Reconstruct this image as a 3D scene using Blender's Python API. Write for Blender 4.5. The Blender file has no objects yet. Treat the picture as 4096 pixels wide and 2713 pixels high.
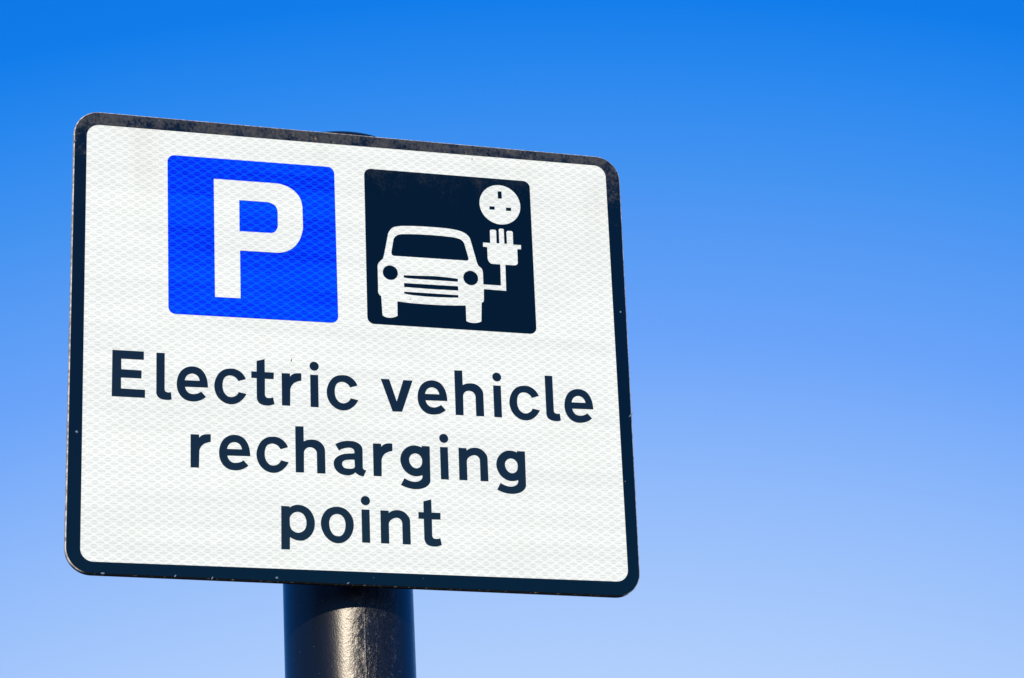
import bpy, bmesh, math, random
from mathutils import Vector, Matrix, Euler
from mathutils.geometry import tessellate_polygon

# ---------------------------------------------------------------- basics
scene = bpy.context.scene
COL = scene.collection
PLATE_W, PLATE_H, PLATE_T = 0.480, 0.3995, 0.0050      # metres
CENTRE_Z = 2.40                                         # height of the plate's centre above the ground
UNIT = 1e-5                                             # artwork below is in 1/100 mm, from the plate's centre

# Artwork of the sign face, in the plane of the plate (x right, y up).
GLYPH = {
 'E': ['-20512,-1107 -17936,-1082 -17932,-1800 -19774,-1821 -19761,-2732 -18108,-2730 -18110,-3418 -19771,-3446 -19758,-4379 -17804,-4372 -17802,-5061 -20507,-5088'],
 'l': ['-16911,-1104 -16224,-1095 -16207,-4159 -16208,-4194 -16205,-4228 -16199,-4262 -16190,-4295 -16178,-4326 -16163,-4357 -16144,-4385 -16121,-4410 -16088,-4432 -16051,-4447 -16011,-4458 -15970,-4466 -15899,-4474 -15826,-4471 -15754,-4459 -15685,-4436 -15618,-5047 -15671,-5067 -15725,-5084 -15780,-5098 -15835,-5110 -15912,-5121 -15990,-5126 -16068,-5127 -16146,-5124 -16239,-5118 -16331,-5108 -16422,-5090 -16509,-5060 -16578,-5028 -16645,-4990 -16706,-4945 -16759,-4891 -16800,-4834 -16832,-4772 -16857,-4706 -16876,-4638 -16889,-4571 -16895,-4503 -16895,-4435 -16889,-4367'],
 'e': ['-12638,-3846 -12641,-3757 -12647,-3668 -12655,-3580 -12665,-3491 -12679,-3382 -12696,-3273 -12717,-3164 -12745,-3058 -12777,-2961 -12814,-2866 -12856,-2774 -12904,-2684 -12960,-2592 -13022,-2502 -13090,-2419 -13168,-2344 -13252,-2282 -13342,-2229 -13437,-2185 -13536,-2149 -13651,-2119 -13769,-2101 -13888,-2094 -14007,-2098 -14122,-2114 -14235,-2140 -14345,-2176 -14451,-2222 -14559,-2282 -14660,-2353 -14755,-2434 -14841,-2522 -14921,-2626 -14989,-2738 -15048,-2857 -15098,-2978 -15148,-3129 -15184,-3286 -15207,-3444 -15219,-3604 -15220,-3727 -15215,-3850 -15201,-3972 -15178,-4093 -15150,-4200 -15114,-4306 -15071,-4409 -15019,-4508 -14966,-4592 -14908,-4673 -14843,-4749 -14773,-4819 -14701,-4880 -14624,-4936 -14544,-4986 -14459,-5028 -14371,-5060 -14280,-5084 -14187,-5102 -14094,-5113 -13996,-5119 -13898,-5118 -13801,-5111 -13703,-5099 -13610,-5085 -13518,-5066 -13427,-5041 -13339,-5011 -13264,-4980 -13192,-4944 -13121,-4904 -13052,-4862 -12985,-4816 -12920,-4767 -12857,-4715 -12797,-4660 -13206,-4227 -13250,-4264 -13296,-4299 -13344,-4331 -13394,-4360 -13456,-4391 -13521,-4418 -13587,-4440 -13654,-4458 -13719,-4472 -13784,-4481 -13850,-4487 -13915,-4486 -13982,-4480 -14049,-4469 -14114,-4452 -14176,-4426 -14245,-4384 -14308,-4332 -14364,-4272 -14412,-4207 -14454,-4135 -14486,-4059 -14510,-3979 -14524,-3897','-14559,-3331 -14548,-3269 -14532,-3208 -14512,-3148 -14487,-3091 -14458,-3033 -14425,-2977 -14387,-2925 -14342,-2878 -14301,-2845 -14256,-2815 -14209,-2790 -14160,-2768 -14113,-2749 -14065,-2734 -14017,-2723 -13967,-2716 -13910,-2716 -13853,-2722 -13797,-2734 -13742,-2751 -13685,-2775 -13630,-2804 -13579,-2839 -13532,-2879 -13488,-2926 -13450,-2977 -13417,-3032 -13390,-3089 -13370,-3141 -13354,-3195 -13343,-3250 -13336,-3305'],
 'c': ['-9498,-2909 -9530,-2822 -9570,-2738 -9615,-2656 -9667,-2579 -9725,-2504 -9788,-2434 -9857,-2369 -9931,-2309 -10028,-2242 -10132,-2184 -10241,-2137 -10353,-2100 -10470,-2078 -10589,-2068 -10709,-2069 -10828,-2077 -10950,-2092 -11071,-2114 -11189,-2147 -11303,-2192 -11420,-2257 -11530,-2335 -11631,-2425 -11723,-2523 -11807,-2634 -11879,-2753 -11941,-2879 -11995,-3008 -12047,-3157 -12087,-3309 -12113,-3464 -12125,-3621 -12122,-3744 -12111,-3867 -12090,-3990 -12060,-4109 -12024,-4224 -11980,-4335 -11927,-4443 -11865,-4546 -11794,-4643 -11714,-4735 -11627,-4820 -11534,-4896 -11437,-4965 -11334,-5025 -11226,-5076 -11114,-5116 -11005,-5142 -10893,-5157 -10780,-5163 -10668,-5159 -10560,-5145 -10453,-5122 -10348,-5091 -10247,-5050 -10148,-4997 -10054,-4935 -9964,-4866 -9879,-4791 -9807,-4722 -9739,-4648 -9675,-4570 -9615,-4489 -9568,-4417 -9524,-4343 -9483,-4266 -9446,-4188 -10100,-4065 -10122,-4126 -10149,-4185 -10183,-4241 -10221,-4292 -10267,-4342 -10318,-4386 -10373,-4425 -10432,-4459 -10494,-4490 -10559,-4514 -10626,-4532 -10695,-4542 -10768,-4543 -10842,-4536 -10915,-4520 -10984,-4495 -11056,-4454 -11123,-4401 -11182,-4341 -11236,-4275 -11289,-4196 -11332,-4111 -11366,-4021 -11394,-3929 -11414,-3836 -11426,-3740 -11431,-3644 -11432,-3548 -11429,-3443 -11422,-3337 -11407,-3234 -11380,-3133 -11351,-3053 -11318,-2974 -11276,-2901 -11223,-2836 -11170,-2792 -11112,-2755 -11050,-2724 -10986,-2699 -10928,-2683 -10869,-2672 -10809,-2667 -10749,-2667 -10681,-2676 -10613,-2692 -10548,-2715 -10485,-2743 -10420,-2779 -10357,-2820 -10300,-2867 -10248,-2920 -10211,-2965 -10179,-3013 -10150,-3064 -10126,-3116'],
 't': ['-8598,-1256 -7917,-1049 -7911,-2185 -7155,-2179 -7169,-2755 -7902,-2770 -7906,-4105 -7906,-4146 -7901,-4188 -7891,-4229 -7875,-4268 -7858,-4300 -7838,-4331 -7813,-4359 -7786,-4383 -7744,-4405 -7697,-4417 -7649,-4423 -7600,-4426 -7554,-4426 -7507,-4420 -7461,-4412 -7415,-4403 -7366,-4392 -7318,-4379 -7270,-4364 -7224,-4347 -7104,-4911 -7161,-4941 -7219,-4968 -7278,-4992 -7338,-5014 -7429,-5040 -7521,-5060 -7615,-5074 -7709,-5081 -7802,-5083 -7895,-5080 -7988,-5069 -8079,-5049 -8156,-5027 -8232,-5000 -8304,-4965 -8369,-4920 -8419,-4871 -8463,-4816 -8501,-4757 -8533,-4694 -8562,-4616 -8581,-4535 -8591,-4451 -8590,-4368 -8602,-2756 -9047,-2758 -9046,-2189 -8601,-2192'],
 'r': ['-6500,-2179 -5801,-2166 -5782,-2436 -5748,-2385 -5710,-2337 -5667,-2293 -5620,-2254 -5571,-2220 -5518,-2191 -5462,-2166 -5406,-2145 -5340,-2127 -5274,-2115 -5206,-2106 -5138,-2100 -5063,-2094 -4988,-2092 -4913,-2092 -4838,-2096 -4838,-2734 -4916,-2750 -4993,-2770 -5069,-2793 -5144,-2821 -5229,-2856 -5312,-2896 -5392,-2942 -5465,-2997 -5529,-3057 -5586,-3124 -5637,-3195 -5681,-3271 -5714,-3345 -5741,-3422 -5761,-3501 -5773,-3581 -5793,-4982 -6484,-4987'],
 'i': ['-4094,-2163 -3413,-2151 -3393,-4969 -4077,-4963'],
 'dot': ['-3353,-1392 -3363,-1304 -3392,-1221 -3439,-1146 -3501,-1084 -3575,-1037 -3658,-1008 -3746,-998 -3833,-1008 -3917,-1037 -3991,-1084 -4053,-1146 -4100,-1221 -4129,-1304 -4139,-1392 -4129,-1479 -4100,-1562 -4053,-1637 -3991,-1699 -3917,-1746 -3833,-1775 -3746,-1785 -3658,-1775 -3575,-1746 -3501,-1699 -3439,-1637 -3392,-1562 -3363,-1479'],
 'v': ['1923,-2121 2662,-2119 3269,-4021 3873,-2104 4671,-2113 3709,-4912 2893,-4925'],
 'h': ['8321,-941 9019,-922 9032,-2216 9099,-2175 9168,-2139 9240,-2107 9313,-2080 9393,-2058 9474,-2041 9556,-2029 9638,-2021 9719,-2015 9800,-2013 9881,-2015 9962,-2024 10045,-2038 10126,-2059 10206,-2086 10283,-2120 10364,-2167 10440,-2222 10511,-2283 10576,-2350 10629,-2413 10677,-2478 10719,-2548 10753,-2621 10783,-2711 10803,-2804 10812,-2899 10811,-2993 10830,-4875 10128,-4891 10116,-3179 10110,-3119 10096,-3060 10076,-3002 10049,-2948 10018,-2900 9980,-2856 9938,-2815 9893,-2780 9845,-2751 9794,-2727 9742,-2708 9687,-2695 9636,-2687 9584,-2685 9531,-2687 9480,-2694 9418,-2708 9357,-2728 9299,-2755 9246,-2789 9204,-2826 9165,-2868 9132,-2914 9103,-2962 9077,-3019 9058,-3078 9046,-3139 9041,-3201 9033,-4884 8340,-4903'],
 'a': ['-2039,-8083 -1947,-8027 -1853,-7975 -1757,-7928 -1659,-7886 -1570,-7852 -1479,-7822 -1388,-7796 -1295,-7774 -1180,-7753 -1063,-7738 -946,-7729 -828,-7726 -724,-7726 -620,-7730 -516,-7741 -414,-7759 -320,-7783 -227,-7812 -137,-7850 -53,-7897 18,-7950 85,-8009 144,-8075 192,-8148 224,-8216 248,-8287 264,-8361 271,-8435 268,-9942 274,-9989 289,-10034 313,-10076 343,-10112 390,-10147 446,-10171 505,-10182 564,-10179 317,-10730 252,-10723 187,-10713 123,-10698 59,-10681 -7,-10658 -73,-10630 -136,-10599 -197,-10563 -243,-10532 -288,-10499 -330,-10463 -371,-10425 -427,-10474 -485,-10519 -547,-10560 -611,-10597 -673,-10628 -737,-10655 -803,-10678 -870,-10695 -947,-10706 -1025,-10709 -1102,-10707 -1180,-10701 -1258,-10694 -1336,-10682 -1413,-10666 -1488,-10645 -1576,-10614 -1662,-10576 -1744,-10532 -1821,-10479 -1895,-10417 -1963,-10347 -2023,-10270 -2075,-10189 -2116,-10107 -2150,-10021 -2175,-9933 -2189,-9843 -2193,-9776 -2191,-9710 -2184,-9644 -2170,-9579 -2148,-9506 -2117,-9437 -2081,-9370 -2038,-9308 -1982,-9242 -1918,-9184 -1849,-9131 -1777,-9082 -1692,-9030 -1602,-8985 -1509,-8947 -1414,-8913 -1300,-8883 -1183,-8863 -1065,-8849 -948,-8834 -821,-8817 -694,-8802 -567,-8789 -440,-8778 -431,-8730 -427,-8680 -429,-8631 -437,-8582 -447,-8541 -460,-8500 -478,-8462 -502,-8427 -539,-8393 -584,-8367 -632,-8348 -682,-8332 -745,-8319 -810,-8315 -875,-8316 -940,-8320 -1033,-8329 -1124,-8346 -1215,-8368 -1304,-8394 -1415,-8435 -1524,-8484 -1629,-8540 -1730,-8604','-437,-9327 -404,-9874 -409,-9920 -423,-9965 -445,-10006 -474,-10042 -513,-10069 -558,-10087 -607,-10099 -656,-10110 -745,-10127 -835,-10135 -927,-10135 -1017,-10130 -1084,-10125 -1150,-10119 -1215,-10106 -1275,-10081 -1324,-10047 -1369,-10006 -1407,-9958 -1437,-9906 -1455,-9862 -1468,-9817 -1476,-9770 -1476,-9724 -1471,-9681 -1459,-9640 -1443,-9600 -1423,-9563 -1391,-9523 -1353,-9488 -1310,-9459 -1266,-9432 -1193,-9403 -1115,-9387 -1035,-9377 -955,-9367 -826,-9350 -697,-9337 -567,-9330'],
 'g': ['6016,-7803 6011,-10726 6008,-10778 6002,-10830 5990,-10882 5975,-10932 5951,-10989 5921,-11043 5886,-11094 5848,-11143 5792,-11206 5729,-11263 5661,-11315 5590,-11361 5506,-11408 5417,-11447 5326,-11479 5233,-11508 5121,-11537 5007,-11559 4892,-11574 4777,-11583 4663,-11586 4550,-11581 4437,-11572 4324,-11557 4210,-11536 4096,-11509 3984,-11478 3873,-11443 3771,-11408 3671,-11369 3572,-11327 3474,-11282 3789,-10683 3860,-10729 3934,-10770 4010,-10807 4088,-10841 4161,-10868 4236,-10891 4312,-10911 4388,-10926 4476,-10940 4564,-10950 4653,-10953 4741,-10948 4820,-10936 4898,-10918 4974,-10893 5046,-10860 5104,-10826 5159,-10787 5210,-10742 5252,-10690 5282,-10642 5307,-10591 5325,-10537 5333,-10481 5333,-10447 5329,-10412 5322,-10378 5311,-10345 5249,-10372 5186,-10397 5121,-10418 5056,-10435 4987,-10450 4917,-10461 4847,-10468 4777,-10471 4694,-10469 4612,-10461 4530,-10447 4450,-10428 4358,-10396 4269,-10356 4183,-10309 4100,-10258 4020,-10202 3942,-10141 3870,-10075 3803,-10003 3737,-9918 3679,-9826 3628,-9731 3584,-9632 3540,-9516 3505,-9397 3480,-9275 3468,-9152 3468,-9041 3479,-8930 3498,-8820 3527,-8713 3562,-8616 3605,-8521 3656,-8430 3712,-8343 3774,-8260 3843,-8182 3917,-8110 3996,-8044 4080,-7985 4168,-7933 4260,-7889 4355,-7853 4436,-7830 4518,-7814 4602,-7803 4686,-7798 4769,-7798 4851,-7804 4933,-7815 5015,-7830 5091,-7849 5166,-7872 5240,-7900 5312,-7931 5325,-7807','4761,-8488 4822,-8490 4883,-8499 4942,-8514 4999,-8536 5055,-8567 5107,-8604 5155,-8647 5198,-8694 5238,-8751 5272,-8813 5299,-8878 5319,-8944 5331,-9014 5335,-9085 5333,-9156 5327,-9226 5318,-9300 5305,-9374 5285,-9446 5255,-9513 5218,-9568 5175,-9619 5127,-9664 5073,-9702 5014,-9734 4950,-9757 4885,-9773 4818,-9778 4753,-9773 4688,-9758 4626,-9735 4567,-9705 4500,-9657 4442,-9598 4390,-9531 4345,-9461 4303,-9385 4269,-9304 4245,-9220 4231,-9135 4228,-9056 4233,-8976 4248,-8899 4273,-8824 4308,-8755 4353,-8690 4405,-8631 4466,-8582 4533,-8543 4607,-8514 4684,-8495'],
 'n': ['1687,-13555 2382,-13552 2400,-13746 2452,-13702 2507,-13661 2565,-13624 2625,-13591 2685,-13562 2748,-13537 2812,-13516 2877,-13498 2947,-13484 3019,-13475 3091,-13470 3163,-13469 3245,-13472 3326,-13479 3406,-13491 3485,-13511 3570,-13541 3652,-13578 3730,-13623 3804,-13675 3862,-13725 3916,-13780 3967,-13838 4014,-13899 4054,-13953 4092,-14008 4125,-14066 4152,-14127 4171,-14188 4185,-14250 4192,-14314 4193,-14377 4211,-16346 3525,-16350 3516,-14591 3513,-14536 3503,-14481 3488,-14428 3467,-14377 3440,-14328 3407,-14282 3370,-14240 3327,-14204 3287,-14177 3243,-14155 3197,-14138 3150,-14127 3115,-14122 3079,-14121 3043,-14123 3007,-14127 2951,-14137 2897,-14152 2843,-14172 2791,-14195 2733,-14223 2677,-14255 2624,-14291 2574,-14332 2531,-14373 2491,-14418 2456,-14467 2428,-14519 2413,-14558 2401,-14599 2393,-14641 2389,-14683 2393,-16354 1693,-16355'],
 'p': ['-6601,-13597 -5912,-13604 -5888,-13692 -5844,-13658 -5798,-13625 -5751,-13596 -5702,-13568 -5643,-13540 -5582,-13515 -5520,-13494 -5456,-13477 -5391,-13464 -5326,-13454 -5259,-13448 -5193,-13446 -5109,-13446 -5026,-13452 -4942,-13462 -4860,-13478 -4779,-13501 -4699,-13528 -4621,-13561 -4545,-13598 -4471,-13641 -4399,-13689 -4331,-13741 -4266,-13799 -4196,-13873 -4133,-13953 -4076,-14038 -4024,-14126 -3977,-14214 -3935,-14305 -3899,-14398 -3869,-14493 -3844,-14606 -3828,-14722 -3819,-14838 -3817,-14955 -3820,-15054 -3828,-15153 -3841,-15251 -3860,-15349 -3886,-15452 -3918,-15553 -3957,-15652 -4004,-15747 -4050,-15826 -4101,-15901 -4157,-15973 -4217,-16042 -4281,-16109 -4350,-16173 -4422,-16232 -4499,-16286 -4573,-16332 -4651,-16375 -4731,-16410 -4815,-16436 -4883,-16449 -4953,-16455 -5024,-16457 -5094,-16456 -5182,-16451 -5270,-16440 -5357,-16424 -5443,-16402 -5514,-16380 -5584,-16353 -5653,-16324 -5721,-16291 -5762,-16270 -5803,-16248 -5844,-16224 -5884,-16200 -5894,-17234 -6607,-17253','-5215,-14036 -5143,-14040 -5072,-14052 -5002,-14073 -4935,-14101 -4877,-14134 -4823,-14174 -4773,-14219 -4727,-14269 -4677,-14335 -4635,-14408 -4600,-14485 -4571,-14564 -4544,-14663 -4526,-14765 -4517,-14868 -4515,-14971 -4518,-15053 -4525,-15135 -4538,-15216 -4560,-15294 -4587,-15363 -4619,-15429 -4657,-15492 -4702,-15550 -4749,-15598 -4800,-15641 -4855,-15680 -4913,-15713 -4980,-15745 -5049,-15771 -5121,-15789 -5194,-15798 -5265,-15797 -5336,-15788 -5405,-15771 -5473,-15747 -5540,-15716 -5604,-15678 -5663,-15633 -5716,-15582 -5762,-15520 -5799,-15451 -5829,-15378 -5854,-15304 -5875,-15209 -5884,-15112 -5888,-15013 -5889,-14915 -5895,-14816 -5900,-14716 -5896,-14618 -5876,-14523 -5849,-14453 -5814,-14386 -5772,-14323 -5724,-14266 -5674,-14217 -5618,-14174 -5558,-14136 -5496,-14104 -5429,-14077 -5359,-14055 -5287,-14041'],
 'o': ['-1973,-13444 -1875,-13443 -1777,-13446 -1680,-13456 -1584,-13475 -1483,-13504 -1383,-13541 -1288,-13587 -1197,-13642 -1109,-13708 -1028,-13782 -953,-13864 -883,-13949 -817,-14038 -756,-14132 -703,-14230 -658,-14332 -620,-14452 -594,-14577 -578,-14703 -570,-14829 -570,-14956 -578,-15083 -595,-15209 -620,-15333 -651,-15446 -688,-15557 -733,-15665 -785,-15770 -843,-15869 -907,-15964 -978,-16055 -1055,-16139 -1129,-16209 -1207,-16275 -1289,-16334 -1376,-16386 -1485,-16438 -1599,-16479 -1716,-16509 -1835,-16525 -1951,-16528 -2067,-16518 -2181,-16497 -2292,-16465 -2405,-16419 -2512,-16361 -2614,-16293 -2711,-16218 -2804,-16135 -2890,-16043 -2969,-15946 -3040,-15843 -3103,-15736 -3159,-15624 -3206,-15508 -3246,-15390 -3275,-15286 -3298,-15180 -3314,-15073 -3322,-14966 -3321,-14838 -3308,-14711 -3286,-14586 -3254,-14462 -3219,-14357 -3177,-14255 -3129,-14155 -3073,-14060 -3012,-13968 -2944,-13879 -2870,-13797 -2788,-13723 -2698,-13658 -2602,-13603 -2501,-13556 -2397,-13516 -2294,-13487 -2188,-13465 -2080,-13452','-1945,-14046 -1872,-14050 -1800,-14063 -1730,-14085 -1663,-14114 -1605,-14147 -1550,-14187 -1499,-14233 -1453,-14282 -1401,-14357 -1359,-14439 -1326,-14526 -1299,-14615 -1281,-14694 -1270,-14774 -1263,-14854 -1261,-14935 -1263,-15035 -1272,-15135 -1287,-15233 -1309,-15331 -1332,-15416 -1360,-15500 -1394,-15582 -1437,-15658 -1481,-15723 -1530,-15785 -1587,-15840 -1651,-15883 -1710,-15906 -1771,-15920 -1835,-15928 -1898,-15930 -1970,-15927 -2042,-15918 -2113,-15900 -2179,-15872 -2251,-15827 -2315,-15770 -2372,-15704 -2423,-15635 -2467,-15561 -2503,-15483 -2534,-15403 -2560,-15321 -2583,-15234 -2600,-15145 -2613,-15056 -2619,-14967 -2620,-14876 -2616,-14786 -2605,-14696 -2587,-14608 -2564,-14530 -2537,-14455 -2503,-14382 -2460,-14315 -2410,-14258 -2355,-14207 -2293,-14162 -2228,-14124 -2161,-14093 -2091,-14069 -2018,-14052'],
}
SYMBOL = {
 'P': ['-12219,14736 -7044,14794 -6893,14792 -6742,14782 -6592,14765 -6442,14740 -6288,14708 -6136,14668 -5986,14618 -5840,14558 -5693,14484 -5552,14400 -5416,14305 -5289,14200 -5176,14092 -5071,13977 -4974,13853 -4890,13722 -4827,13599 -4774,13470 -4730,13338 -4693,13205 -4662,13056 -4640,12906 -4629,12754 -4628,12602 -4591,10956 -4611,10793 -4639,10630 -4674,10469 -4716,10310 -4784,10095 -4864,9884 -4959,9680 -5073,9487 -5173,9348 -5281,9214 -5399,9089 -5527,8975 -5644,8887 -5767,8807 -5895,8735 -6027,8671 -6207,8601 -6393,8546 -6583,8507 -6775,8485 -9985,8424 -9937,4161 -12080,4124','-10053,12983 -7653,13011 -7550,12998 -7449,12976 -7349,12946 -7253,12908 -7172,12871 -7093,12829 -7019,12780 -6954,12721 -6904,12652 -6864,12577 -6832,12496 -6805,12415 -6775,12299 -6757,12180 -6751,12060 -6758,11941 -6753,10987 -6757,10890 -6773,10794 -6799,10700 -6834,10610 -6870,10538 -6911,10470 -6959,10406 -7015,10351 -7093,10298 -7179,10256 -7271,10229 -7364,10217 -10024,10164'],
 'car': ['2991,11353 3048,11425 3111,11493 3178,11555 3252,11610 3371,11672 3500,11714 3633,11744 3767,11771 3932,11801 4099,11821 4267,11835 4435,11849 4692,11871 4950,11888 5207,11902 5465,11914 5800,11926 6135,11934 6470,11939 6805,11941 7090,11942 7374,11942 7658,11939 7942,11928 8176,11916 8410,11902 8642,11880 8873,11844 9031,11815 9189,11782 9343,11740 9491,11680 9602,11621 9710,11555 9810,11478 9898,11390 9961,11308 10015,11219 10060,11126 10095,11029 10606,9027 10628,8939 10660,8853 10702,8771 10751,8695 10810,8635 10879,8583 10947,8531 11003,8469 11056,8373 11093,8268 11113,8159 11115,8049 11124,7013 11152,6589 11122,5650 11128,5594 11121,5537 11103,5482 11074,5434 11042,5400 11003,5372 10961,5350 10916,5337 10841,3616 10781,3584 10719,3554 10655,3527 10590,3503 10489,3474 10386,3453 10282,3439 10177,3431 10073,3428 9970,3432 9867,3443 9767,3465 9701,3485 9636,3510 9574,3540 9513,3573 9502,4967 9245,4945 8988,4925 8730,4906 8473,4890 8088,4869 7704,4852 7319,4838 6934,4828 6552,4821 6169,4817 5786,4817 5403,4819 5174,4821 4945,4823 4716,4827 4488,4835 4239,4848 3990,4864 3742,4884 3494,4908 3488,3605 3430,3564 3369,3526 3307,3492 3242,3462 3144,3426 3043,3399 2940,3380 2836,3369 2734,3364 2631,3364 2530,3376 2433,3402 2365,3433 2300,3470 2239,3513 2183,3562 2103,5265 2049,5297 1998,5335 1953,5380 1914,5430 1865,5525 1838,5631 1833,5740 1851,5846 1838,7957 1847,8027 1863,8096 1885,8163 1914,8228 1957,8296 2008,8359 2065,8418 2121,8478 2171,8531 2223,8584 2275,8635 2328,8685 2461,9227 2811,11016 2846,11105 2888,11191 2936,11274','3260,10466 3288,10557 3328,10645 3379,10727 3440,10801 3519,10870 3608,10927 3704,10974 3803,11013 3927,11048 4056,11066 4186,11076 4316,11088 4649,11121 4984,11141 5318,11155 5653,11167 6014,11179 6375,11186 6735,11190 7096,11190 7355,11188 7613,11185 7871,11179 8129,11168 8311,11161 8493,11155 8674,11141 8852,11109 8974,11081 9095,11050 9211,11007 9314,10943 9398,10862 9468,10768 9524,10664 9562,10554 9869,9343 9876,9296 9872,9246 9857,9199 9832,9158 9790,9120 9737,9095 9679,9083 9623,9088 3404,9016 3339,9006 3271,9013 3206,9034 3150,9070 3105,9123 3074,9189 3060,9260 3064,9329','4103,7309 4417,7322 4732,7336 5046,7350 5360,7364 5719,7384 6077,7405 6436,7424 6795,7434 7052,7435 7309,7433 7566,7427 7822,7418 8085,7406 8347,7391 8609,7373 8871,7351 8863,7084 8267,7081 7671,7078 7075,7074 6479,7069 6172,7066 5865,7062 5558,7059 5251,7059 5021,7058 4791,7056 4562,7059 4333,7072 4274,7077 4215,7083 4157,7090 4099,7096','4108,6600 8872,6670 8881,6277 6458,6230 4121,6241','4112,5818 8870,5862 8873,5629 8598,5612 8323,5595 8048,5581 7773,5567 7414,5551 7056,5538 6697,5527 6338,5522 6032,5522 5726,5525 5420,5533 5114,5546 4910,5556 4706,5567 4503,5583 4301,5611 4253,5620 4205,5629 4157,5639 4109,5649','3600,7451 3583,7599 3534,7739 3455,7865 3350,7970 3224,8049 3084,8098 2936,8115 2789,8098 2648,8049 2522,7970 2417,7865 2338,7739 2289,7599 2273,7451 2289,7304 2338,7163 2417,7038 2522,6932 2648,6853 2789,6804 2936,6788 3084,6804 3224,6853 3350,6932 3455,7038 3534,7163 3583,7304','10680,7516 10664,7664 10615,7804 10536,7930 10431,8035 10305,8114 10165,8163 10017,8180 9869,8163 9729,8114 9603,8035 9498,7930 9419,7804 9370,7664 9354,7516 9370,7369 9419,7228 9498,7103 9603,6998 9729,6919 9869,6870 10017,6853 10165,6870 10305,6919 10431,6998 10536,7103 10615,7228 10664,7369'],
 'plug': ['11124,7013 12691,7027 12705,8979 12111,8975 12031,8967 11950,8976 11872,8999 11801,9036 11746,9083 11700,9139 11662,9203 11632,9270 11613,9321 11600,9373 11591,9427 11586,9481 11577,10481 11203,10505 11215,10894 11861,10882 11868,12051 11965,12146 12331,12166 12433,12077 12426,10918 12677,10917 12668,12205 12755,12299 13017,12310 13120,12242 13127,10932 13368,10930 13354,12045 13442,12150 13820,12160 13922,12081 13922,10911 14626,10914 14611,10523 14275,10518 14276,9373 14282,9301 14271,9227 14244,9158 14203,9098 14159,9058 14106,9026 14049,9005 13990,8995 13154,8982 13144,6581 11152,6589'],
 'socket': ['14697,14540 14675,14828 14607,15109 14497,15376 14346,15623 14158,15843 13938,16030 13691,16181 13424,16292 13143,16360 12855,16382 12567,16360 12285,16292 12018,16181 11772,16030 11552,15843 11364,15623 11213,15376 11102,15109 11035,14828 11012,14540 11035,14251 11102,13970 11213,13703 11364,13457 11552,13237 11772,13049 12018,12898 12285,12787 12567,12720 12855,12697 13143,12720 13424,12787 13691,12898 13938,13049 14158,13237 14346,13457 14497,13703 14607,13970 14675,14251','12683,15782 13042,15814 13050,15136 12692,15104','11889,14325 12372,14334 12362,14027 11900,14020','13380,14322 13855,14341 13854,14036 13391,14018'],
}
WORDS = [
 ('Electric', [('E',0,0), ('l',0,0), ('e',0,0), ('c',0,0), ('t',0,0), ('r',0,0), ('i',0,0), ('dot',0,0), ('c',9418,57)]),
 ('vehicle', [('v',0,0), ('e',20292,127), ('h',0,0), ('i',15788,96), ('dot',15788,96), ('c',25204,152), ('l',33205,220), ('e',33179,191)]),
 ('recharging', [('r',-7557,-5755), ('e',3505,-5678), ('c',3496,-5670), ('h',-13710,-5783), ('a',0,0), ('r',7653,-5650), ('g',0,0), ('i',10990,-5638), ('dot',10990,-5638), ('n',6809,5777), ('g',8277,32)]),
 ('point', [('p',0,0), ('o',0,0), ('i',4186,-11399), ('dot',4186,-11399), ('n',0,0), ('t',13954,-11342)]),
]
CHIPS = [(-0.21003, -0.19901, 0.00147, 0.00084), (-0.06987, -0.19647, 0.00116, 0.00105), (-0.01112, -0.19849, 0.00105, 0.00063), (-0.15223, -0.19869, 0.00126, 0.00063), (-0.12231, -0.19898, 0.00147, 0.00053), (-0.23267, -0.08295, 0.00105, 0.00105), (0.23430, 0.05406, 0.00084, 0.00084), (-0.23956, 0.17098, 0.00074, 0.00189), (0.23899, -0.03954, 0.00063, 0.00295)]
SCRAPS = [(-0.05676, -0.00996, 0.00046, 0.00147, -0.35), (0.10462, 0.18650, 0.00042, 0.00095, -0.3), (0.09957, 0.19083, 0.00084, 0.00042, 0.2), (-0.03419, 0.19238, 0.00074, 0.00147, 0.3), (0.17280, 0.18931, 0.00042, 0.00053, 0), (0.04648, 0.05194, 0.00042, 0.00084, 0.4)]

def pts(s):
    return [tuple(float(v) * UNIT for v in p.split(',')) for p in s.split()]

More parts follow.
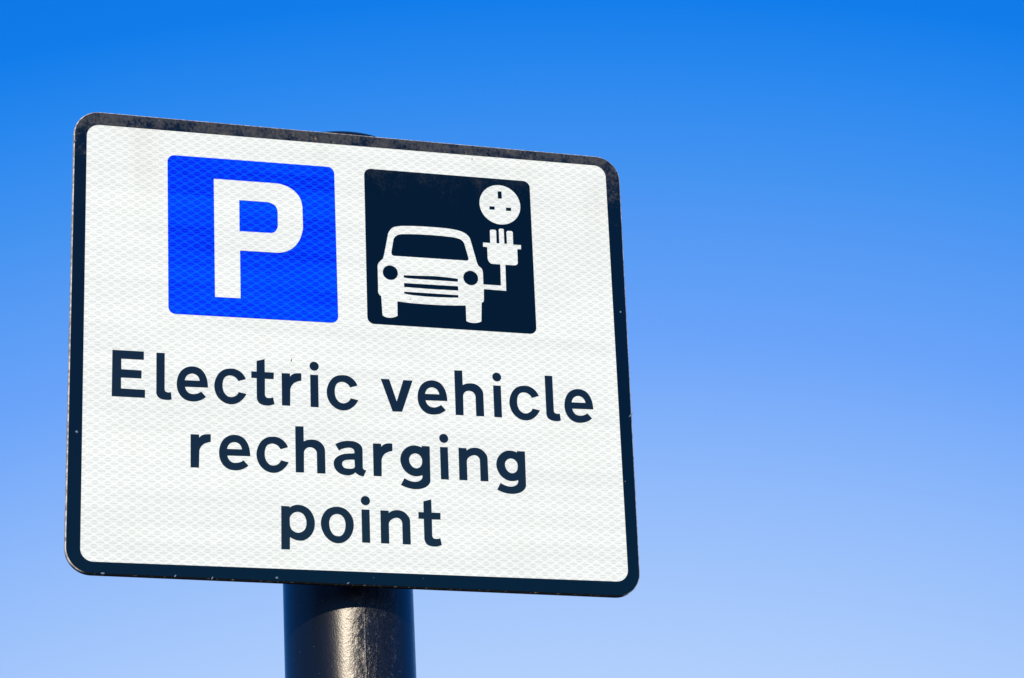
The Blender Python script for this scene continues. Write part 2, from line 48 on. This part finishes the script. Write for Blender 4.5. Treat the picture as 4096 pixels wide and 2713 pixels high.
# ---------------------------------------------------------------- node helper
class NT:
    def __init__(self, name):
        self.m = bpy.data.materials.new(name); self.m.use_nodes = True
        self.t = self.m.node_tree; self.b = self.t.nodes['Principled BSDF']
    def put(self, sock, v):
        if isinstance(v, bpy.types.NodeSocket): self.t.links.new(v, sock)
        elif v is not None: sock.default_value = v
    def math(self, op, a, b=None, c=None, clamp=False):
        n = self.t.nodes.new('ShaderNodeMath'); n.operation = op; n.use_clamp = clamp
        for i, v in enumerate((a, b, c)): self.put(n.inputs[i], v)
        return n.outputs[0]
    def step(self, x, lo, hi, a=0.0, b=1.0):
        n = self.t.nodes.new('ShaderNodeMapRange'); n.interpolation_type = 'SMOOTHSTEP'
        for k, v in (('Value', x), ('From Min', lo), ('From Max', hi), ('To Min', a), ('To Max', b)): self.put(n.inputs[k], v)
        return n.outputs[0]
    def mix(self, f, a, b, mode='MIX'):
        n = self.t.nodes.new('ShaderNodeMix'); n.data_type = 'RGBA'; n.blend_type = mode
        self.put(n.inputs[0], f); self.put(n.inputs[6], a); self.put(n.inputs[7], b)
        return n.outputs[2]
    def coord(self):
        n = self.t.nodes.new('ShaderNodeTexCoord'); return n.outputs['Object']
    def xyz(self, v):
        n = self.t.nodes.new('ShaderNodeSeparateXYZ'); self.put(n.inputs[0], v); return n.outputs
    def scale(self, v, s, off=(0, 0, 0)):
        n = self.t.nodes.new('ShaderNodeMapping'); self.put(n.inputs[0], v)
        n.inputs['Scale'].default_value = s; n.inputs['Location'].default_value = off
        return n.outputs[0]
    def noise(self, v, sc, detail=3, rough=.55):
        n = self.t.nodes.new('ShaderNodeTexNoise'); self.put(n.inputs['Vector'], v)
        n.inputs['Scale'].default_value = sc; n.inputs['Detail'].default_value = detail; n.inputs['Roughness'].default_value = rough
        return n.outputs[0]
    def voronoi(self, v, sc):
        n = self.t.nodes.new('ShaderNodeTexVoronoi'); self.put(n.inputs['Vector'], v); n.inputs['Scale'].default_value = sc
        return n.outputs
    def white(self, v):
        n = self.t.nodes.new('ShaderNodeTexWhiteNoise'); n.noise_dimensions = '3D'; self.put(n.inputs['Vector'], v)
        return n.outputs[0]
    def comb(self, x, y, z=0.0):
        n = self.t.nodes.new('ShaderNodeCombineXYZ')
        for i, v in enumerate((x, y, z)): self.put(n.inputs[i], v)
        return n.outputs[0]
    def bump(self, h, strength, dist):
        n = self.t.nodes.new('ShaderNodeBump'); self.put(n.inputs['Height'], h)
        n.inputs['Strength'].default_value = strength; n.inputs['Distance'].default_value = dist
        self.t.links.new(n.outputs[0], self.b.inputs['Normal'])
    def fin(self, color=None, rough=.5, spec=.5, metal=0.0):
        self.put(self.b.inputs['Base Color'], color); self.put(self.b.inputs['Roughness'], rough)
        self.put(self.b.inputs['Specular IOR Level'], spec); self.put(self.b.inputs['Metallic'], metal)
        return self.m

def rgb(r, g, b): return (r, g, b, 1.0)

# ---------------------------------------------------------------- materials
def prismatic(name, cell, line, dark, band_amount, spec, hl=.55, lw=.095):
    """Retroreflective sheeting: diamond cells, fine ribs, tooling bands."""
    n = NT(name); co = n.coord(); x, y, z = n.xyz(co)
    px, pz = .0101, .00655
    u = n.math('MULTIPLY', x, 1 / px); v = n.math('MULTIPLY', z, 1 / pz)
    wob = n.math('MULTIPLY', n.math('SUBTRACT', n.noise(n.scale(co, (9, 1, 9)), 1.0, 2), .5), .25)
    v = n.math('ADD', v, wob)
    a = n.math('ADD', u, v); b = n.math('SUBTRACT', u, v)
    da = n.math('PINGPONG', a, .5); db = n.math('PINGPONG', b, .5)
    la = n.step(n.math('MINIMUM', da, db), lw, lw + .055, 1.0, 0.0)
    ribs = n.math('PINGPONG', n.math('MULTIPLY', v, 3.0), .5)
    lr = n.step(ribs, .10, .26, hl, 0.0)
    node = n.step(n.math('MAXIMUM', da, db), .19, .25, 1.0, 0.0)      # flattened crossings
    lines = n.math('MAXIMUM', n.math('MAXIMUM', la, node), lr)
    # broad tooling bands, nearly horizontal, with abrupt steps
    bz = n.comb(n.math('MULTIPLY', x, 2.2), 3.1, n.math('MULTIPLY', n.math('FLOOR', n.math('MULTIPLY', v, .5)), .37))
    band = n.step(n.noise(bz, 1.6, 2), .42, .58)
    bz2 = n.comb(n.math('MULTIPLY', x, 5.0), 7.7, n.math('MULTIPLY', z, 150.0))
    band2 = n.step(n.noise(bz2, 1.0, 2), .42, .64)
    bandf = n.math('MULTIPLY', n.math('ADD', n.math('MULTIPLY', band, .65), n.math('MULTIPLY', band2, .35)), band_amount)
    cid = n.white(n.comb(n.math('FLOOR', a), n.math('FLOOR', b), 1.0))
    bandf = n.math('ADD', bandf, n.math('MULTIPLY', n.math('SUBTRACT', cid, .5), .22), clamp=True)
    c = n.mix(bandf, rgb(*cell), rgb(*dark))
    c = n.mix(lines, c, n.mix(n.math('MULTIPLY', bandf, .35), rgb(*line), rgb(*dark)))
    # faint dust washed down from the top edge
    dust = n.math('MULTIPLY', n.step(n.noise(n.scale(co, (30, 1, 8)), 1.0, 4), .45, .8), n.step(z, .09, .19, .05, .22))
    c = n.mix(dust, c, rgb(.62, .56, .44), 'MULTIPLY')
    n.bump(lines, .15, .0003)
    return n.fin(c, .38, spec)

M = {}
M['white'] = prismatic('white_reflective_sheet', (.738, .778, .672), (.902, .948, .812), (.662, .700, .610), .65, .2, hl=.85, lw=.072)
M['blue'] = prismatic('blue_reflective_film', (.0, .038, .92), (.0, .106, .88), (.0, .010, .70), 1.0, .03, hl=.55, lw=.055)

def dark_film(name, base, z0, z1, amount, low, specks=1.0, spec=.17, dens=.90):
    """Opaque dark film; grime settles towards its upper edge."""
    n = NT(name); co = n.coord(); x, y, z = n.xyz(co)
    blot = n.noise(n.scale(co, (1, 1, 1)), 75, 7, .68)
    fine = n.noise(n.scale(co, (1, 1, .7)), 420, 4, .7)
    up = n.step(z, z0, z1, 0.0, 1.0)
    thr = n.math('SUBTRACT', .70, n.math('ADD', n.math('MULTIPLY', up, .26), n.math('MULTIPLY', n.step(z, .180, .2), .08)))
    g = n.step(n.math('SUBTRACT', n.math('ADD', n.math('MULTIPLY', blot, .62), n.math('MULTIPLY', fine, .38)), thr), -.02, .24)
    g = n.math('MULTIPLY', g, n.math('ADD', n.math('MULTIPLY', up, amount), low))
    tone = n.mix(n.step(z, -.20, -.02, 1.0, 0.0), rgb(*base), rgb(base[0] * 1.3, base[1] * 1.3, base[2] * 1.05))   # stronger sky reflection low down, painted into the film colour
    dirt = n.mix(fine, rgb(.012, .018, .026), rgb(.088, .090, .086))
    lichen = n.step(n.noise(co, 140, 5, .7), .57, .70)
    dirt = n.mix(n.math('MULTIPLY', lichen, .7), dirt, rgb(.16, .145, .10))
    c = n.mix(g, tone, dirt)
    vd = n.voronoi(co, 95)
    sp = n.math('MULTIPLY', n.step(vd['Distance'], .025, .06, 1.0, 0.0), n.step(n.xyz(vd['Color'])[0], dens, dens + .02))
    c = n.mix(n.math('MULTIPLY', sp, .45 * specks), c, rgb(.45, .50, .52))
    return n.fin(c, n.math('ADD', .20, n.math('MULTIPLY', g, .45)), spec)

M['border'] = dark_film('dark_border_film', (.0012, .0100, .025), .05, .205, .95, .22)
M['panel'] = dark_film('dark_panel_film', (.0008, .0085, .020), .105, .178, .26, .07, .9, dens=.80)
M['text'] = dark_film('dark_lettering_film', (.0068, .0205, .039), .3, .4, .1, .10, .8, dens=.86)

def edge_mat():
    n = NT('worn_plate_edge'); co = n.coord(); x, y, z = n.xyz(co)
    g = n.noise(co, 260, 5, .65)
    c = n.mix(n.step(g, .38, .62), rgb(.30, .26, .18), rgb(.78, .74, .62))
    low = n.step(z, -.1992, -.1955, 1.0, 0.0)  # bottom edge: shade and grime both painted into the colour
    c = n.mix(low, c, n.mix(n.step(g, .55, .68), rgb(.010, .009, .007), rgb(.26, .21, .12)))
    return n.fin(c, .6, .3)
M['edge'] = edge_mat()

def simple(name, c, rough, spec=.5, metal=0.0, nz=0.0):
    n = NT(name); co = n.coord()
    col = n.mix(n.step(n.noise(co, 90, 4), .35, .7, 0.0, 1.0), rgb(*c), rgb(*[min(1, v * (1 + nz)) for v in c]))
    return n.fin(col, rough, spec, metal)
M['chip'] = simple('bare_chip', (.13, .18, .22), .6, .3, 0, .5)
M['husk'] = simple('dried_husk', (.24, .13, .04), .8, .2, 0, .8)
M['alu'] = simple('dull_aluminium', (.42, .43, .44), .45, .5, 1.0, .25)
M['steel'] = simple('galvanised_steel', (.36, .37, .38), .4, .5, 1.0, .3)

def post_paint():
    n = NT('black_gloss_post_paint'); co = n.coord(); x, y, z = n.xyz(co)
    ang = n.math('ARCTAN2', x, n.math('MULTIPLY', y, -1.0))          # 0 = towards the front
    broad = n.noise(n.scale(co, (1, 1, .45)), 26, 4, .6)
    lump = n.noise(n.scale(co, (1, 1, .85)), 190, 5, .62)
    fine = n.noise(n.scale(co, (1, 1, .7)), 900, 3, .6)
    vd = n.voronoi(n.scale(co, (1, 1, .8)), 210)
    blob = n.math('MULTIPLY', n.step(vd['Distance'], .10, .42, 1.0, 0.0), n.step(n.xyz(vd['Color'])[1], .72, .80))
    # rough, badly sanded strip that runs up the front of the post, right of the middle
    strip = n.math('MULTIPLY', n.step(ang, -.30, -.04), n.step(ang, .36, .70, 1.0, 0.0))
    rough_zone = n.math('MULTIPLY', strip, n.step(broad, .38, .58, .35, 1.0))
    h = n.math('ADD', n.math('MULTIPLY', lump, n.math('ADD', n.math('MULTIPLY', rough_zone, 1.3), .10)), n.math('MULTIPLY', blob, n.math('MULTIPLY', rough_zone, .35)))
    seam = n.step(n.math('ABSOLUTE', n.math('SUBTRACT', n.math('ADD', ang, n.math('MULTIPLY', lump, .03)), .015)), .003, .020, .28, 0.0)
    h = n.math('ADD', n.math('ADD', h, n.math('MULTIPLY', seam, n.step(broad, .4, .6, .25, 1.0))), n.math('MULTIPLY', fine, .10))
    n.bump(h, .68, .0015)
    vs = n.voronoi(co, 330)
    sp = n.math('MULTIPLY', n.step(vs['Distance'], .06, .12, 1.0, 0.0), n.step(n.xyz(vs['Color'])[0], .93, .95))
    c = n.mix(n.math('MULTIPLY', rough_zone, n.step(fine, .45, .7, .0, .5)), rgb(.0035, .0042, .0065), rgb(.030, .034, .042))
    scuff = n.math('MULTIPLY', n.step(n.noise(n.scale(co, (1, 1, .7)), 320, 5, .75), .55, .68), n.step(n.noise(n.scale(co, (1, 1, .5)), 38, 3), .36, .54))
    c = n.mix(n.math('MULTIPLY', n.math('MULTIPLY', scuff, strip), .8), c, rgb(.15, .165, .185))
    c = n.mix(n.math('MULTIPLY', sp, .6), c, rgb(.33, .36, .40))
    n.b.inputs['Specular Tint'].default_value = (1.0, .95, .86, 1.0)
    return n.fin(c, n.math('ADD', .235, n.math('MULTIPLY', broad, .10)), .55)
M['post'] = post_paint()
M['cap'] = simple('black_plastic_cap', (.006, .008, .011), .35, .4, 0, .4)

def ground_mat():
    n = NT('paving_asphalt'); co = n.coord()
    c = n.mix(n.noise(co, 3, 5), rgb(.045, .045, .047), rgb(.085, .083, .08))
    c = n.mix(n.step(n.noise(co, 160, 2), .5, .7), c, rgb(.13, .125, .12))
    n.bump(n.noise(co, 160, 2), .4, .004)
    return n.fin(c, .85, .3)
M['ground'] = ground_mat()

# ---------------------------------------------------------------- mesh helpers
def link(name, bm, mat, parent=None, smooth=False, mats=None):
    me = bpy.data.meshes.new(name); bm.normal_update(); bm.to_mesh(me); bm.free()
    for m in (mats or [mat]): me.materials.append(m)
    if smooth:
        for p in me.polygons: p.use_smooth = True
    o = bpy.data.objects.new(name, me); COL.objects.link(o); o.parent = parent
    return o

def flat(bm, rings, y):
    """Fill closed rings (first the outline, then holes) as a sheet facing -Y."""
    vs = [bm.verts.new((p[0], y, p[1])) for r in rings for p in r]
    for t in tessellate_polygon([[Vector((p[0], p[1], 0)) for p in r] for r in rings]):
        a, b, c = (vs[i].co for i in t)
        nrm = (b - a).cross(c - a)
        if nrm.length < 1e-14: continue
        try: bm.faces.new([vs[i] for i in (t if nrm.y < 0 else t[::-1])])
        except ValueError: pass

def rounded(corners, rad, n=14):
    """Rounded quadrilateral; corners run top-left, top-right, bottom-right, bottom-left."""
    out = []
    C = [Vector(c) for c in corners]
    for i in range(4):
        p, a, b = C[i], C[i - 1], C[(i + 1) % 4]
        d1 = (a - p).normalized(); d2 = (b - p).normalized()
        half = math.acos(max(-1, min(1, d1.dot(d2)))) / 2
        ctr = p + (d1 + d2).normalized() * (rad / math.sin(half))
        s = p + d1 * (rad / math.tan(half)) - ctr; e = p + d2 * (rad / math.tan(half)) - ctr
        a0 = math.atan2(s.y, s.x); a1 = math.atan2(e.y, e.x)
        while a1 > a0: a1 -= 2 * math.pi
        for k in range(n + 1):
            t = a0 + (a1 - a0) * k / n
            out.append((ctr.x + rad * math.cos(t), ctr.y + rad * math.sin(t)))
    return out

def box(bm, x0, x1, y0, y1, z0, z1):
    v = [bm.verts.new((x, y, z)) for x in (x0, x1) for y in (y0, y1) for z in (z0, z1)]
    for f in ((0, 1, 3, 2), (4, 6, 7, 5), (0, 4, 5, 1), (2, 3, 7, 6), (0, 2, 6, 4), (1, 5, 7, 3)):
        bm.faces.new([v[i] for i in f])

def lathe(bm, prof, n=128):
    rows = []
    for r, z in prof:
        if r < 1e-6: rows.append([bm.verts.new((0, 0, z))])
        else: rows.append([bm.verts.new((r * math.cos(2 * math.pi * i / n), r * math.sin(2 * math.pi * i / n), z)) for i in range(n)])
    for A, B in zip(rows, rows[1:]):
        for i in range(n):
            j = (i + 1) % n
            if len(A) == 1: bm.faces.new((A[0], B[i], B[j]))
            elif len(B) == 1: bm.faces.new((A[i], A[j], B[0]))
            else: bm.faces.new((A[i], A[j], B[j], B[i]))

# ---------------------------------------------------------------- the sign
root = bpy.data.objects.new('parking_sign', None); COL.objects.link(root)
root.location = (0, 0, 0)
root['label'] = 'white parking sign for electric vehicle recharging with dark border, on a glossy black post'
root['category'] = 'road sign'

hw, hh = PLATE_W / 2, PLATE_H / 2
OUT = [(-hw, hh), (hw, hh), (hw, -hh), (-hw, -hh)]
def inset(q, d): return [(x - math.copysign(d, x), y - math.copysign(d, y)) for x, y in q]
CH = .0008                                             # worn, rounded-over arris of the plate
outer = rounded(OUT, .0215)
front = rounded(inset(OUT, CH), .0215 - CH)

bm = bmesh.new()                                       # aluminium plate
N = len(outer)
r0 = [bm.verts.new((x, 0, z)) for x, z in front]
r1 = [bm.verts.new((x, CH * .8, z)) for x, z in outer]
r2 = [bm.verts.new((x, PLATE_T, z)) for x, z in outer]
bm.faces.new(r0[::1]); bk = bm.faces.new(r2[::-1])
for A, B in ((r0, r1), (r1, r2)):
    for i in range(N):
        j = (i + 1) % N
        bm.faces.new((A[j], A[i], B[i], B[j]))
bmesh.ops.recalc_face_normals(bm, faces=bm.faces)
plate = link('sign_plate', bm, None, root, mats=[M['edge'], M['alu']])
plate.location = (0, 0, CENTRE_Z)
for p in plate.data.polygons:
    if abs(p.normal.y) > .9: p.material_index = 1

INNER = [(-.2294, .1877), (.2268, .1908), (.2294, -.1870), (-.2279, -.1898)]
bm = bmesh.new(); flat(bm, [rounded(INNER, .0105)], -.0002); sheet = link('reflective_sheet', bm, M['white'], plate)
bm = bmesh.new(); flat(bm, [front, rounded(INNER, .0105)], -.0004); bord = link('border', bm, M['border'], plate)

BLUE = [(-.16154, .16592), (-.01828, .16750), (-.01633, .02576), (-.15953, .02374)]
BLACK = [(.00800, .16887), (.15626, .16994), (.15735, .02824), (.00871, .02721)]
def panel(name, mat, quad, rad):
    bm = bmesh.new(); flat(bm, [rounded(quad, rad)], -.0004)
    o = link(name, bm, mat, root); o.location = (0, 0, CENTRE_Z); return o
pp = panel('parking_panel', M['blue'], BLUE, .0060)
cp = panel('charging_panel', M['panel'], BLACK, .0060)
def symbol(name, key, parent, mat):
    bm = bmesh.new(); flat(bm, [pts(s) for s in SYMBOL[key]], -.0006)
    return link(name, bm, mat, parent)
symbol('parking_letter', 'P', pp, M['white'])
symbol('car_symbol', 'car', cp, M['white'])
symbol('plug_symbol', 'plug', cp, M['white'])
symbol('socket_symbol', 'socket', cp, M['white'])

for word, glyphs in WORDS:                             # the wording, cut from dark film
    bm = bmesh.new()
    for g, dx, dy in glyphs:
        flat(bm, [[(x + dx * UNIT, z + dy * UNIT) for x, z in pts(s)] for s in GLYPH[g]], -.0004)
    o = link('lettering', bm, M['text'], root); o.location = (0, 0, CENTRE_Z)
    o['label'] = 'dark lettering reading ' + word

# paint chips in the border and scraps of dried plant stuck to the face
def blotch(name, mat, x, z, rx, rz, ang, seed, parent, y=-.0007):
    rnd = random.Random(seed); bm = bmesh.new(); ring = []
    for i in range(11):
        t = -2 * math.pi * i / 11; k = rnd.uniform(.72, 1.15)
        u, v = rx * k * math.cos(t), rz * k * math.sin(t)
        ring.append((x + u * math.cos(ang) - v * math.sin(ang), z + u * math.sin(ang) + v * math.cos(ang)))
    vs = [bm.verts.new((p, y, q)) for p, q in ring]
    mid = bm.verts.new((sum(p for p, q in ring) / 11, y - min(rx, rz) * .45, sum(q for p, q in ring) / 11))
    for i in range(11):
        a, b = vs[i], vs[(i + 1) % 11]
        f = bm.faces.new((a, b, mid)); f.normal_update()
        if f.normal.y > 0: f.normal_flip()
    return link(name, bm, mat, parent)
for i, (x, z, rx, rz) in enumerate(CHIPS): blotch('paint_chip', M['chip'], x, z, rx, rz, .3 * i, i, bord)
for i, (x, z, rx, rz, an) in enumerate(SCRAPS): blotch('plant_scrap', M['husk'], x, z, rx, rz, an, 40 + i, sheet)

# ---------------------------------------------------------------- the post
PR = .0546
AX = Vector((.0090, .0837, CENTRE_Z - .1787))          # a point on the post's axis
LEAN = Vector((-.0165, 0.0, 1.0)).normalized()         # the post leans a touch to the left
base_pt = AX - LEAN * (AX.z / LEAN.z)
rot = LEAN.to_track_quat('Z', 'Y').to_euler()
top_z = (CENTRE_Z + .2100)
Ltop = top_z / LEAN.z
bm = bmesh.new()
lathe(bm, [(PR, -.3)] + [(PR, Ltop * k / 40) for k in range(41)] + [(0, Ltop)])
post = link('post', bm, M['post'], root, smooth=True)
post.location = base_pt
post.rotation_mode = 'QUATERNION'; post.rotation_quaternion = LEAN.rotation_difference(Vector((0, 0, 1))).inverted()
bm = bmesh.new()                                       # push-on cap with a rounded shoulder
cz = Ltop + .0003
lathe(bm, [(PR + .0018, cz - .022), (PR + .0020, cz), (PR + .0017, cz + .0030), (PR + .0006, cz + .0052), (PR - .004, cz + .0066), (PR - .02, cz + .0085), (0, cz + .0095)])
cap = link('post_cap', bm, M['cap'], post, smooth=True)

# fixings behind the plate: two stiffening rails, each held to the post by a band
def bracket(zc):
    bm = bmesh.new()
    y0, y1 = PLATE_T + .0002, PLATE_T + .0215
    box(bm, -.19, .19, y0, y0 + .003, zc - .022, zc + .022)
    box(bm, -.19, .19, y0 + .0031, y1, zc - .022, zc - .018)
    box(bm, -.19, .19, y0 + .0031, y1, zc + .018, zc + .022)
    rail = link('mounting_rail', bm, M['alu'], root); rail.location = (0, 0, CENTRE_Z)
    bm = bmesh.new()
    lathe(bm, [(PR + .0004, -.012), (PR + .0024, -.012), (PR + .0024, .012), (PR + .0004, .012)], 96)
    band = link('post_band', bm, M['steel'], rail, smooth=False)
    c = AX + LEAN * ((CENTRE_Z + zc - AX.z) / LEAN.z)
    band.location = (c.x, c.y, zc)
bracket(.105); bracket(-.105)

# ---------------------------------------------------------------- ground under the post
bm = bmesh.new()
S = 300.0
vs = [bm.verts.new(p) for p in ((-S, -S, 0), (S, -S, 0), (S, S, 0), (-S, S, 0))]
bm.faces.new(vs)
ground = link('ground', bm, M['ground']); ground['kind'] = 'structure'

# ---------------------------------------------------------------- sun and sky
SUN_EL, SUN_AZ = math.radians(18.9), math.radians(-21)  # azimuth from the plate's front normal, towards its left
to_sun = Vector((math.sin(SUN_AZ) * math.cos(SUN_EL), -math.cos(SUN_AZ) * math.cos(SUN_EL), math.sin(SUN_EL)))
sd = bpy.data.lights.new('sun', 'SUN'); sd.energy = 3.72; sd.angle = math.radians(.53); sd.color = (1.0, .90, .76)
so = bpy.data.objects.new('sun', sd); COL.objects.link(so)
so.rotation_mode = 'QUATERNION'; so.rotation_quaternion = to_sun.to_track_quat('Z', 'Y'); so.location = to_sun * 20

world = bpy.data.worlds.new('World'); scene.world = world; world.use_nodes = True
t = world.node_tree; bg = t.nodes['Background']
sky = t.nodes.new('ShaderNodeTexSky'); sky.sky_type = 'NISHITA'; sky.sun_disc = False
sky.sun_elevation = SUN_EL; sky.sun_rotation = math.atan2(to_sun.x, to_sun.y); sky.dust_density = .3; sky.air_density = 1.2; sky.ozone_density = 2.5
tc = t.nodes.new('ShaderNodeTexCoord')
dot = t.nodes.new('ShaderNodeVectorMath'); dot.operation = 'DOT_PRODUCT'
t.links.new(tc.outputs['Generated'], dot.inputs[0])
dot.inputs[1].default_value = (.282, .908, -.309)      # the sky darkens away from this axis; a lens vignette shaped into it
ac = t.nodes.new('ShaderNodeMath'); ac.operation = 'ARCCOSINE'; t.links.new(dot.outputs['Value'], ac.inputs[0])
def wm(op, a, b=0.0):
    n = t.nodes.new('ShaderNodeMath'); n.operation = op
    for i, v in enumerate((a, b)):
        if isinstance(v, bpy.types.NodeSocket): t.links.new(v, n.inputs[i])
        else: n.inputs[i].default_value = v
    return n.outputs[0]
sp = t.nodes.new('ShaderNodeSeparateXYZ'); t.links.new(tc.outputs['Generated'], sp.inputs[0])
height = wm('ADD', wm('ARCSINE', sp.outputs[2]), math.radians(18))      # mostly height above the horizon ...
eff = wm('ADD', height, wm('MINIMUM', wm('SUBTRACT', ac.outputs[0], height), math.radians(15)))   # ... deepened away from the axis; side sky darkened for the post's reflections
dv = t.nodes.new('ShaderNodeMath'); dv.operation = 'DIVIDE'; t.links.new(eff, dv.inputs[0]); dv.inputs[1].default_value = math.pi
ramp = t.nodes.new('ShaderNodeValToRGB'); t.links.new(dv.outputs[0], ramp.inputs[0])
def lin(c): return tuple(((v / 255) / 12.92 if v <= 10 else ((v / 255 + .055) / 1.055) ** 2.4) for v in c) + (1,)
STOPS = [(18, (200, 221, 254)), (30, (184, 212, 254)), (34, (153, 192, 252)), (38, (106, 164, 250)), (41.5, (66, 147, 242)), (43.4, (40, 136, 240)),
         (45, (12, 125, 235)), (47.5, (0, 115, 227)), (60, (0, 92, 205)), (85, (20, 112, 224)), (115, (70, 130, 215)), (140, (110, 150, 212)), (160, (175, 195, 225))]
el = ramp.color_ramp.elements
while len(el) > 1: el.remove(el[-1])
el[0].position = STOPS[0][0] / 180; el[0].color = lin(STOPS[0][1])
for a, c in STOPS[1:]:
    e = el.new(a / 180); e.color = lin(c)
gain = t.nodes.new('ShaderNodeVectorMath'); gain.operation = 'SCALE'; t.links.new(ramp.outputs[0], gain.inputs[0]); gain.inputs['Scale'].default_value = 10.0
mx = t.nodes.new('ShaderNodeMix'); mx.data_type = 'RGBA'; mx.inputs[0].default_value = .985
t.links.new(sky.outputs[0], mx.inputs[6]); t.links.new(gain.outputs[0], mx.inputs[7])
t.links.new(mx.outputs[2], bg.inputs['Color']); bg.inputs['Strength'].default_value = .1

# ---------------------------------------------------------------- camera
cd = bpy.data.cameras.new('camera'); cam = bpy.data.objects.new('camera', cd); COL.objects.link(cam)
cd.sensor_width = 36.0; cd.lens = 96.83; cd.clip_end = 2000; cd.clip_start = .05
right, up, fwd = Vector((.95804, -.28462, -.03391)), Vector((-.06640, -.33545, .93971)), Vector((.27884, .89803, .34027))
mat = Matrix((right, up, -fwd)).transposed().to_4x4()
mat.translation = Vector((-.51878, -2.10645, CENTRE_Z - .77576))
cam.matrix_world = mat
scene.camera = cam

scene.view_settings.view_transform = 'Standard'; scene.view_settings.look = 'None'; scene.view_settings.exposure = 0
scene.render.resolution_x, scene.render.resolution_y = 1024, 678
